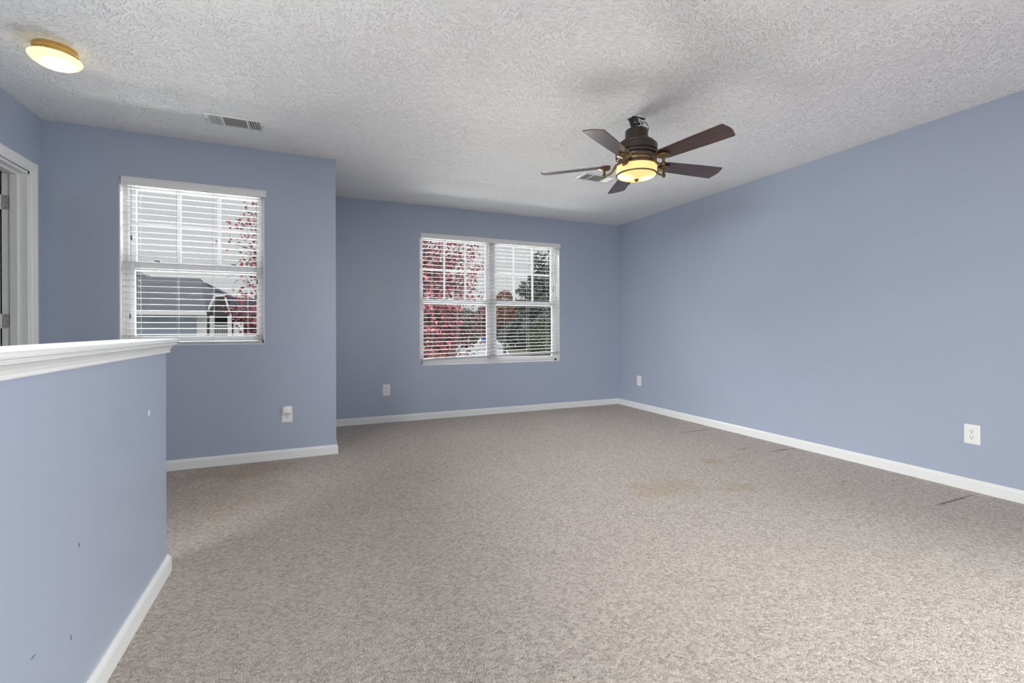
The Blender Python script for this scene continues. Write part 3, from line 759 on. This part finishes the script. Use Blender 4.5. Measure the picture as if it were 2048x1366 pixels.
# lamp: rings, drum shade, bowl, finial
MB().lathe([(0.110, z(2.128)), (0.134, z(2.128)), (0.1375, z(2.125)), (0.1375, z(2.120)), (0.134, z(2.117)), (0.110, z(2.117))], n=72).build('lamp_collar', M['bronze_light'], fan, smooth=True)
M['drum_glow'] = lamp_mat('amber_drum_glow', (1.0, 0.66, 0.215), (1.0, 0.80, 0.40), [(-0.07, 0.03, z(2.05)), (0.07, -0.03, z(2.05))], 0.12, 1.0, 1.25)
M['bowl_glow'] = lamp_mat('amber_bowl_glow', (1.0, 0.66, 0.215), (1.0, 0.88, 0.55), [(-0.068, 0.03, z(2.045)), (0.068, -0.03, z(2.045))], 0.085, 0.95, 1.9)
MB().lathe([(0.1315, z(2.118)), (0.1315, z(2.066))], n=72, cap0=False, cap1=False).build('drum_shade', M['drum_glow'], fan, smooth=True)
MB().lathe([(0.128, z(2.066)), (0.1335, z(2.068)), (0.1350, z(2.065)), (0.1335, z(2.061)), (0.126, z(2.060))], n=72, cap0=False, cap1=False).build('lower_ring', M['bronze_light'], fan, smooth=True)
MB().lathe([(0.129, z(2.063)), (0.122, z(2.056)), (0.100, z(2.047)), (0.070, z(2.041)), (0.035, z(2.038)), (0.004, z(2.037))], n=72, cap0=False).build('bowl_shade', M['bowl_glow'], fan, smooth=True)
MB().lathe([(0.004, z(2.040)), (0.015, z(2.036)), (0.0165, z(2.033)), (0.011, z(2.030)), (0.0115, z(2.026)), (0.009, z(2.022)), (0.003, z(2.020))], n=24).build('finial', M['bronze_light'], fan, smooth=True)
# blades and irons: built along +x, then turned
ZB = z(2.142)
def blade_mesh():
    m = MB(); out = []
    # outline in the blade plane, root at x = 0.170, tip at x = 0.660
    r0, r1 = 0.170, 0.662
    pts = []
    for k in range(9):                 # rounded root
        a = PI / 2 + PI * k / 8; pts.append((r0 + 0.050 + 0.050 * math.cos(a), 0.056 * math.sin(a)))
    pts += [(0.45, -0.066), (r1 - 0.030, -0.0705)]
    for k in range(1, 6): a = -PI / 2 + PI / 2 * k / 6; pts.append((r1 - 0.030 + 0.016 * math.cos(a), -0.0545 + 0.016 * math.sin(a)))
    for k in range(-4, 5): pts.append((r1 - 0.004 - 0.010 * (k / 4) ** 2, 0.012 * k))
    for k in range(1, 6): a = PI / 2 * k / 6; pts.append((r1 - 0.030 + 0.016 * math.cos(a), 0.0545 + 0.016 * math.sin(a)))
    pts += [(r1 - 0.030, 0.0705), (0.45, 0.066)]
    top = [Vector((x, y, 0.003)) for x, y in pts]; bot = [Vector((x, y, -0.003)) for x, y in pts]
    m.loft([bot, top])
    return m
PITCH = math.radians(-11.5)
ph0 = 101.83 - 180
bl0 = None
for k in range(5):
    a = math.radians(ph0 + 72 * k)
    if bl0 is None:
        b0 = blade_mesh().build('blade', M['wood'], fan); bl0 = b0
        # iron: curved arm, post, round pad; built in the fan's frame along +x then parented under its blade
        im = MB()
        path = [(0.118, 0, z(2.150)), (0.136, 0, z(2.140)), (0.148, 0, z(2.122)), (0.160, 0, z(2.102)), (0.178, 0, z(2.088)), (0.197, 0, z(2.084)), (0.213, 0, z(2.085)), (0.228, 0, z(2.086))]
        im.tube(path, [0.010, 0.010, 0.009, 0.008, 0.0075, 0.007, 0.006, 0.004], 10)
        im.lathe([(0.0105, z(2.070)), (0.0115, z(2.074)), (0.009, z(2.078)), (0.009, z(2.112)), (0.014, z(2.117)), (0.034, z(2.122)), (0.0415, z(2.127)), (0.0415, z(2.134)), (0.030, z(2.137))], (0.213, 0, 0), 28)
        iron_me = im.build('blade_iron', M['bronze_light'], None, smooth=True)
        b0.matrix_local = Matrix.Rotation(a, 4, 'Z') @ Matrix.Translation((0, 0, ZB)) @ Matrix.Rotation(PITCH, 4, 'X')
        iron0 = iron_me; iron0.parent = b0
        bb, ii = b0, iron0
    else:
        bb = bl0.copy(); COL.objects.link(bb); bb.parent = fan
        bb.matrix_local = Matrix.Rotation(a, 4, 'Z') @ Matrix.Translation((0, 0, ZB)) @ Matrix.Rotation(PITCH, 4, 'X')
        ii = iron0.copy(); COL.objects.link(ii); ii.parent = bb
    # the iron itself stays upright while its blade is pitched
    ii.matrix_parent_inverse = Matrix.Identity(4)
    ii.matrix_local = (Matrix.Translation((0, 0, ZB)) @ Matrix.Rotation(PITCH, 4, 'X')).inverted()
    ii['label'] = 'curved bronze blade iron with round pad'

# ------------------------------------------------------------------ outside: the place seen through the windows (upper floor view)
GZ = -3.2
M['lawn'] = pbr('autumn_lawn', (0.085, 0.085, 0.042), 0.9, noise=0.4, nscale=3)
M['asphalt'] = pbr('pale_asphalt', (0.30, 0.30, 0.31), 0.85, noise=0.15, nscale=8)
M['shingle'] = pbr('dark_grey_shingle', (0.040, 0.043, 0.054), 0.85, noise=0.35, nscale=9, bump=0.4, bscale=60)
M['shingle_far'] = pbr('slate_blue_shingle', (0.060, 0.072, 0.100), 0.85, noise=0.2, nscale=6)
M['ext_white'] = pbr('exterior_white_trim', (0.60, 0.60, 0.61), 0.5, noise=0.03)
M['dark_porch'] = pbr('porch_shade', (0.040, 0.032, 0.032), 0.8, noise=0.4, nscale=5)
M['bark'] = pbr('grey_brown_bark', (0.060, 0.045, 0.040), 0.9, noise=0.35, nscale=25)
M['bin'] = pbr('blue_bin_plastic', (0.06, 0.17, 0.42), 0.5)
M['car'] = pbr('dark_blue_car_paint', (0.016, 0.022, 0.034), 0.3)
M['car_glass'] = pbr('dark_car_glass', (0.010, 0.012, 0.016), 0.1)
M['tyre'] = pbr('tyre_rubber', (0.01, 0.01, 0.01), 0.8)

def siding():
    m, n, b = mat('pale_blue_lap_siding')
    b.inputs['Roughness'].default_value = 0.6
    tcn = n.nodes.new('ShaderNodeTexCoord'); sx_ = n.nodes.new('ShaderNodeSeparateXYZ'); n.links.new(tcn.outputs['Object'], sx_.inputs[0])
    fr = math_node(n, 'FRACT', math_node(n, 'MULTIPLY', sx_.outputs['Z'], 7.0))
    bp = n.nodes.new('ShaderNodeBump'); bp.inputs['Strength'].default_value = 1; bp.inputs['Distance'].default_value = 0.03
    n.links.new(fr, bp.inputs['Height']); n.links.new(bp.outputs[0], b.inputs['Normal'])
    nz = n.nodes.new('ShaderNodeTexNoise'); nz.inputs['Scale'].default_value = 4; n.links.new(tcn.outputs['Object'], nz.inputs['Vector'])
    mx = n.nodes.new('ShaderNodeMix'); mx.data_type = 'RGBA'; mx.inputs[6].default_value = (0.310, 0.360, 0.450, 1); mx.inputs[7].default_value = (0.360, 0.410, 0.500, 1)
    n.links.new(nz.outputs['Fac'], mx.inputs[0]); n.links.new(mx.outputs[2], b.inputs['Base Color'])
    return m
M['siding'] = siding()

def leaf_mat(name, cols):
    m, n, b = mat(name)
    b.inputs['Roughness'].default_value = 0.6
    gi = n.nodes.new('ShaderNodeNewGeometry'); cr = n.nodes.new('ShaderNodeValToRGB')
    e = cr.color_ramp.elements
    while len(e) < len(cols): e.new(0.5)
    for i, c_ in enumerate(cols): e[i].position = i / (len(cols) - 1); e[i].color = c_ + (1,)
    n.links.new(gi.outputs['Random Per Island'], cr.inputs[0])
    n.links.new(cr.outputs[0], b.inputs['Base Color'])
    return m
M['red_leaf'] = leaf_mat('crimson_leaf', [(0.080, 0.028, 0.040), (0.200, 0.032, 0.052), (0.330, 0.055, 0.080), (0.170, 0.065, 0.085), (0.330, 0.085, 0.050)])
M['mauve_leaf'] = leaf_mat('dusty_red_leaf', [(0.150, 0.070, 0.085), (0.250, 0.100, 0.120), (0.200, 0.120, 0.120)])
M['conifer_leaf'] = leaf_mat('dark_conifer_leaf', [(0.040, 0.052, 0.042), (0.075, 0.092, 0.068), (0.105, 0.115, 0.098), (0.060, 0.078, 0.080)])
M['olive_leaf'] = leaf_mat('olive_leaf', [(0.110, 0.120, 0.078), (0.150, 0.158, 0.100), (0.165, 0.150, 0.115)])
M['lime_leaf'] = leaf_mat('yellow_green_leaf', [(0.085, 0.115, 0.055), (0.125, 0.155, 0.080), (0.100, 0.130, 0.080)])
M['orange_leaf'] = leaf_mat('orange_leaf', [(0.250, 0.110, 0.060), (0.300, 0.150, 0.080), (0.180, 0.110, 0.050)])
M['grey_leaf'] = leaf_mat('grey_green_leaf', [(0.060, 0.065, 0.060), (0.095, 0.100, 0.090), (0.110, 0.105, 0.100)])

GROUND = [(YB + 1.0, GZ), (13.0, GZ), (15.0, -2.75), (22.0, -0.55), (30.0, -0.52), (60.0, -0.30), (150.0, 0.6)]
def gz(y):
    for (ya, za), (yb, zb) in zip(GROUND, GROUND[1:]):
        if y <= yb: return za + (zb - za) * max(0, (y - ya)) / (yb - ya)
    return GROUND[-1][1]
gp = [Vector((0, y, z_)) for y, z_ in GROUND] + [Vector((0, GROUND[-1][0], GZ - 0.4)), Vector((0, GROUND[0][0], GZ - 0.4))]
struct(MB().prism(gp, (-70, 0, 0), (120, 0, 0)).build('ground', M['lawn']), 'lawn rising towards the street outside the windows', 'ground')
rd = MB()
lp = [(6.0, 9.7, 22.05), (8.9, 12.6, 30.0), (17.5, 23.5, 60.0)]
rd.loft([[Vector((xa, y, gz(y) - 0.05)), Vector((xb, y, gz(y) - 0.05)), Vector((xb, y, gz(y) + 0.02)), Vector((xa, y, gz(y) + 0.02))] for xa, xb, y in lp])
struct(rd.build('road', M['asphalt']), 'pale grey street beyond the red tree', 'road')

def leaves(mb, pts, size, rng, flat=0.0, aspect=1.6):
    bm = mb.bm
    for p in pts:
        s_ = size * rng.uniform(0.6, 1.3)
        d = Vector((rng.gauss(0, 1), rng.gauss(0, 1), rng.gauss(0, 1) * (1 - flat) - 0.3)).normalized()
        t_ = d.cross(Vector((rng.gauss(0, 1), rng.gauss(0, 1), rng.gauss(0, 1)))).normalized()
        nrm = d.cross(t_)
        a = p; b = p + d * s_ * 0.5 + t_ * s_ * 0.5 / aspect + nrm * s_ * 0.10; c_ = p + d * s_; e = p + d * s_ * 0.5 - t_ * s_ * 0.5 / aspect + nrm * s_ * 0.10
        v = [bm.verts.new(q) for q in (a, b, c_, e)]
        bm.faces.new((v[0], v[1], v[2])); bm.faces.new((v[0], v[2], v[3]))
def raw_build(mb, name, m, parent, loc=None):
    me = bpy.data.meshes.new(name); mb.bm.to_mesh(me); mb.bm.free(); me.materials.append(m)
    o = bpy.data.objects.new(name, me); COL.objects.link(o); o.parent = parent
    if loc: o.location = loc
    return o

def branching_tree(name, label, cat, loc, height, crown_c, crown_r, n_twig, leaf_per, leaf_size, lm, seed, group=None, spread=0.10, gap=0.0):
    """broad leaf tree: real limbs and twigs with loose bunches of leaves"""
    rng = random.Random(seed)
    root = empty(name, loc); tag(root, label, cat, group)
    tr = MB(); lv = MB()
    cc = Vector(crown_c)
    base_top = Vector((0, 0, height * 0.25))
    tr.tube([(0, 0, -0.1), (0.02, 0.01, height * 0.12), base_top, Vector((0.05, 0.02, height * 0.5)), Vector((0.08, 0, height * 0.8)), Vector((0.05, 0, height * 0.98))], [0.15, 0.13, 0.11, 0.08, 0.045, 0.012], 8)
    limbs = []
    for i in range(16):
        f = 0.24 + 0.62 * i / 15; p0 = Vector((0.06 * f, 0.0, height * f)); a = i * 2.4 + rng.uniform(-.3, .3)
        u = Vector((math.cos(a), math.sin(a), rng.uniform(0.5, 1.1)))
        e = p0 + Vector((u.x * crown_r[0], u.y * crown_r[1], u.z * crown_r[0])) * rng.uniform(0.65, 0.95) * (1.05 - 0.55 * f)
        mid_ = (p0 + e) / 2 + Vector((rng.uniform(-.15, .15), rng.uniform(-.15, .15), -0.12))
        tr.tube([p0, mid_, e], [0.045 * (1.2 - f), 0.028 * (1.2 - f), 0.008], 6); limbs.append((p0, mid_, e))
    for i in range(n_twig):
        # twig tip inside the crown ellipsoid, biased outwards
        while True:
            q = Vector((rng.uniform(-1, 1), rng.uniform(-1, 1), rng.uniform(-1, 1)))
            if 0.12 < q.length < 1: break
        tip = cc + Vector((q.x * crown_r[0], q.y * crown_r[1], q.z * crown_r[2]))
        best = min(limbs, key=lambda L: min((tip - L[1]).length, (tip - L[2]).length))
        st_ = best[1].lerp(best[2], rng.uniform(0.1, 1.0)) if (tip - best[1]).length > (tip - best[2]).length else best[0].lerp(best[1], rng.uniform(0.4, 1.0))
        if (tip - st_).length > 1.3: st_ = tip + (st_ - tip).normalized() * 1.3
        tr.tube([st_, st_.lerp(tip, 0.55) + Vector((rng.uniform(-.06, .06), rng.uniform(-.06, .06), 0.04)), tip], [0.009, 0.006, 0.003], 4)
        k = int(leaf_per * rng.uniform(0.4, 1.5))
        pts = []
        for _ in range(k):
            t_ = rng.uniform(0.35, 1.05); pts.append(st_.lerp(tip, t_) + Vector((rng.gauss(0, spread), rng.gauss(0, spread), rng.gauss(0, spread))))
        leaves(lv, pts, leaf_size, rng)
    raw_build(tr, 'trunk', M['bark'], root); raw_build(lv, 'crown', lm, root)
    return root
branching_tree('red_tree', 'crimson leaved tree close outside, between and across both windows', 'tree', (1.0, 10.2, GZ), 7.6, (0.05, 0, 4.9), (2.75, 2.0, 3.35), 900, 36, 0.085, M['red_leaf'], 3)

def clump_tree(name, label, cat, loc, shape, n, leaf_size, lm, seed, trunk_h, group=None, flat=0.3):
    """dense tree or shrub; shape = list of ellipsoids (centre, radii)"""
    rng = random.Random(seed); root = empty(name, loc); tag(root, label, cat, group)
    tr = MB().tube([(0, 0, -0.1), (0.03, 0, trunk_h * 0.5), (0, 0, trunk_h)], [0.05 + 0.02 * trunk_h, 0.04 + 0.015 * trunk_h, 0.03], 8)
    raw_build(tr, 'trunk', M['bark'], root)
    lv = MB(); vol = [r[0] * r[1] * r[2] for _, r in shape]; tot = sum(v ** 0.67 for v in vol)
    for (c_, r), v in zip(shape, vol):
        pts = []
        for _ in range(int(n * v ** 0.67 / tot)):
            q = Vector((rng.gauss(0, 1), rng.gauss(0, 1), rng.gauss(0, 1))).normalized() * rng.uniform(0.55, 1.0) ** 0.6
            pts.append(Vector(c_) + Vector((q.x * r[0], q.y * r[1], q.z * r[2])))
        leaves(lv, pts, leaf_size, rng, flat, 1.3)
    raw_build(lv, 'crown', lm, root)
    return root
def conifer_shape(h, r, layers, rng, z0=0.8):
    out = []
    for i in range(layers):
        f = i / (layers - 1); zc = z0 + (h - z0) * f; rad = r * (1 - f) ** 0.85 + 0.12
        k = max(1, int(9 * (1 - f) + 1))
        for j in range(k):
            a = 2 * PI * j / k + i * 0.7; d = rad * rng.uniform(0.55, 0.85)
            out.append(((d * math.cos(a), d * math.sin(a), zc + rng.uniform(-.2, .2)), (rad * 0.48, rad * 0.48, (h - z0) / layers * 0.75)))
    return out
def at_ground(x, y): return (x, y, gz(y))
def world_shape(y, shape): return [((c_[0], c_[1], c_[2] - gz(y)), r) for c_, r in shape]
rg = random.Random(11)
clump_tree('conifer_tree', 'tall dark green conifer filling the right half of the wide window', 'tree', at_ground(16.8, 31.5), conifer_shape(8.2, 3.7, 12, rg), 26000, 0.22, M['conifer_leaf'], 21, 7)
clump_tree('grey_green_tree', 'dull grey green tree low behind the wide window, under the conifer', 'tree', at_ground(12.9, 23.6), world_shape(23.6, [((0, 0, 0.9), (1.5, 1.3, 1.1)), ((-1.3, 0, 0.6), (1.0, 1.0, 0.9)), ((1.5, 0.2, 0.8), (1.2, 1.1, 1.1))]), 9000, 0.16, M['grey_leaf'], 22, 1)
clump_tree('yellow_green_tree', 'fresh yellow green young tree in front of the conifer', 'tree', at_ground(9.6, 19.0), world_shape(19.0, [((0, 0, 0.3), (0.55, 0.5, 0.8)), ((0.05, 0, 1.0), (0.3, 0.3, 0.5))]), 3000, 0.10, M['lime_leaf'], 23, 2)
clump_tree('orange_tree', 'small orange leaved tree at the left edge of the conifer', 'tree', at_ground(10.9, 26.2), world_shape(26.2, [((0, 0, 2.8), (0.55, 0.55, 0.55)), ((0.1, 0, 2.0), (0.6, 0.6, 0.6))]), 1900, 0.15, M['orange_leaf'], 24, 2.5)
clump_tree('olive_bush', 'round olive green bush seen past the crimson leaves, left of the window mullion', 'shrub', at_ground(10.6, 33.0), world_shape(33.0, [((0, 0, 1.5), (0.95, 0.9, 1.05)), ((0, 0, 0.5), (1.0, 0.9, 0.9))]), 3600, 0.15, M['olive_leaf'], 25, 1.5)
clump_tree('dusty_red_tree', 'dusty red tree beyond the street, right of the round olive bush', 'tree', at_ground(14.0, 38.0), world_shape(38.0, [((0, 0, 2.0), (1.0, 1.0, 1.1)), ((-0.2, 0, 1.0), (0.9, 0.9, 0.9))]), 2800, 0.17, M['mauve_leaf'], 26, 2)
for i, (x_, y_, lb) in enumerate(((4.6, 27.5, 'dusty red tree straight behind the crimson tree'), (7.6, 30.0, 'dusty red tree behind the crimson tree, nearest the olive bush'))):
    clump_tree('dusty_red_tree', lb, 'tree', at_ground(x_, y_), world_shape(y_, [((0, 0, 1.7), (1.5, 1.2, 1.4)), ((0.2, 0, 0.5), (1.4, 1.1, 1.0))]), 4200, 0.16, M['mauve_leaf'], 60 + i, 2, 'dusty red trees')
for i, (x_, y_, s_, mm, lb) in enumerate(((6.0, 62, 1.0, 'mauve_leaf', 'distant dusty red tree behind the crimson tree'), (16.5, 64, 1.15, 'olive_leaf', 'distant olive tree behind the round bush'),
                                      (27.5, 66, 1.2, 'mauve_leaf', 'distant dusty red tree left behind the conifer'), (40.0, 62, 1.5, 'grey_leaf', 'distant grey tree right behind the conifer'))):
    clump_tree('distant_tree', lb, 'tree', at_ground(x_, y_), [((0, 0, 2.6 * s_), (3.0 * s_, 2.2, 1.9 * s_)), ((2.0, 0, 1.8 * s_), (2.4 * s_, 2, 1.7 * s_)), ((-2.0, 0, 1.8 * s_), (2.4 * s_, 2, 1.7 * s_))], 4600, 0.36, M[mm], 40 + i, 2, 'distant trees')

# neighbouring house: long dark roof over pale blue siding, white trimmed porch gable
hs = empty('neighbour_house', (-4.2, 16.0, GZ)); tag(hs, 'neighbouring house with dark grey roof, pale blue siding and white porch gable', 'house')
hx, hy, hz = hs.location
def hb(mb): return local(mb, (-hx, -hy, -hz))
hb(MB().box((-9.5, 16.05, GZ), (-2.92, 22.0, 1.46))).build('wall', M['siding'], hs)
rf = MB()
def slab(pts, t=0.10):
    rf.prism([Vector(p) for p in pts], (0, 0, 0), (0, 0, t))
slab([(-9.8, 15.7, 1.44), (-2.80, 15.7, 1.44), (-3.62, 19.2, 2.70), (-9.8, 19.2, 2.70)])
slab([(-9.8, 22.6, 1.44), (-2.80, 22.6, 1.44), (-3.62, 19.2, 2.70), (-9.8, 19.2, 2.70)])
slab([(-2.80, 15.7, 1.44), (-2.80, 22.6, 1.44), (-3.62, 19.2, 2.70)])
hb(rf).build('roof', M['shingle'], hs)
hb(MB().box((-9.8, 15.62, 1.42), (-2.80, 15.71, 1.53))).build('gutter', M['ext_white'], hs)
hb(MB().box((-3.10, 15.98, GZ), (-2.86, 16.08, 1.42))).build('corner_board', M['ext_white'], hs)
# far higher wing seen over the ridge
fw = MB(); fw.prism([Vector((-12.5, 24, 1.4)), Vector((-12.5, 24, 4.0)), Vector((-8.0, 24, 3.98)), Vector((-6.2, 24, 3.1)), Vector((-4.3, 24, 3.05)), Vector((-2.4, 24, 1.9)), Vector((-0.6, 24, 1.35))], (0, 0, 0), (0, 3, 0))
hb(fw).build('far_roof', M['shingle_far'], hs)
# porch gable
pgm = MB(); pgm.prism([Vector((-2.86, 16.2, 1.42)), Vector((-2.64, 16.2, 1.98)), Vector((-2.42, 16.2, 2.02)), Vector((-2.26, 16.2, 1.42))], (0, 0, 0), (0, 4.5, 0))
hb(pgm).build('porch_gable', M['dark_porch'], hs)
rk = MB()
for p, q in (((-2.90, 16.1, 1.42), (-2.66, 16.1, 2.02)), ((-2.66, 16.1, 2.00), (-2.38, 16.1, 2.02)), ((-2.42, 16.1, 2.05), (-2.26, 16.1, 1.42))): rk.tube([p, q], 0.028, 4)
hb(rk).build('rake_trim', M['ext_white'], hs)
sr = MB(); sr.prism([Vector((-2.40, 16.4, 2.02)), Vector((-1.0, 16.4, 1.90)), Vector((-0.9, 16.4, 1.45)), Vector((-2.24, 16.4, 1.45))], (0, 0, 0), (0, 3, 0))
hb(sr).build('side_roof', M['shingle_far'], hs)
hb(MB().box((-2.86, 17.2, GZ), (-1.0, 17.4, 1.42))).build('porch_wall', M['dark_porch'], hs)
for x_ in (-2.76, -2.30): hb(MB().box((x_ - 0.05, 16.15, GZ), (x_ + 0.05, 16.25, 1.42))).build('porch_post', M['ext_white'], hs)
rl = MB()
rl.box((-2.76, 16.18, 1.10), (-2.25, 16.22, 1.15)); rl.box((-2.76, 16.18, 0.45), (-2.25, 16.22, 0.50))
for k in range(10): xk = -2.70 + 0.05 * k; rl.box((xk - 0.009, 16.19, 0.45), (xk + 0.009, 16.21, 1.12))
hb(rl).build('railing', M['ext_white'], hs)
hb(MB().box((-2.22, 16.3, GZ), (-1.96, 16.5, 1.24))).build('white_wall', M['ext_white'], hs)

# parked car and bin on the street
cr_ = empty('parked_car', (15.5, 47.6, gz(47.6) + 0.02), math.radians(62)); tag(cr_, 'dark blue car parked on the pale street', 'car')
prof_c = [(-2.1, 0.35), (-2.15, 0.75), (-1.95, 0.98), (-1.25, 1.05), (-0.75, 1.48), (0.75, 1.50), (1.35, 1.08), (2.05, 0.92), (2.15, 0.6), (2.1, 0.35)]
MB().prism([Vector((x_, -0.85, z_)) for x_, z_ in prof_c], (0, 0, 0), (0, 1.7, 0)).build('body', M['car'], cr_, bevel=0.06)
gm = MB().prism([Vector((x_, -0.87, z_)) for x_, z_ in ((-1.05, 1.08), (-0.66, 1.42), (0.66, 1.43), (1.1, 1.10))], (0, 0, 0), (0, 1.74, 0)); gm.build('windows', M['car_glass'], cr_)
for x_ in (-1.35, 1.35):
    for y_ in (-0.88, 0.70): MB().tube([(x_, y_, 0.31), (x_, y_ + 0.18, 0.31)], 0.31, 20).build('wheel', M['tyre'], cr_)
bi = empty('recycling_bin', (15.45, 42.3, gz(42.3) + 0.02)); tag(bi, 'bright blue bin standing on the kerb beyond the car', 'bin')
MB().loft([[Vector((-0.24, -0.24, 0)), Vector((0.24, -0.24, 0)), Vector((0.24, 0.24, 0)), Vector((-0.24, 0.24, 0))], [Vector((-0.33, -0.33, 0.95)), Vector((0.33, -0.33, 0.95)), Vector((0.33, 0.33, 0.95)), Vector((-0.33, 0.33, 0.95))]]).build('bin_body', M['bin'], bi, bevel=0.02)
MB().box((-0.36, -0.36, 0.95), (0.36, 0.36, 1.03)).build('lid', M['bin'], bi, bevel=0.03)
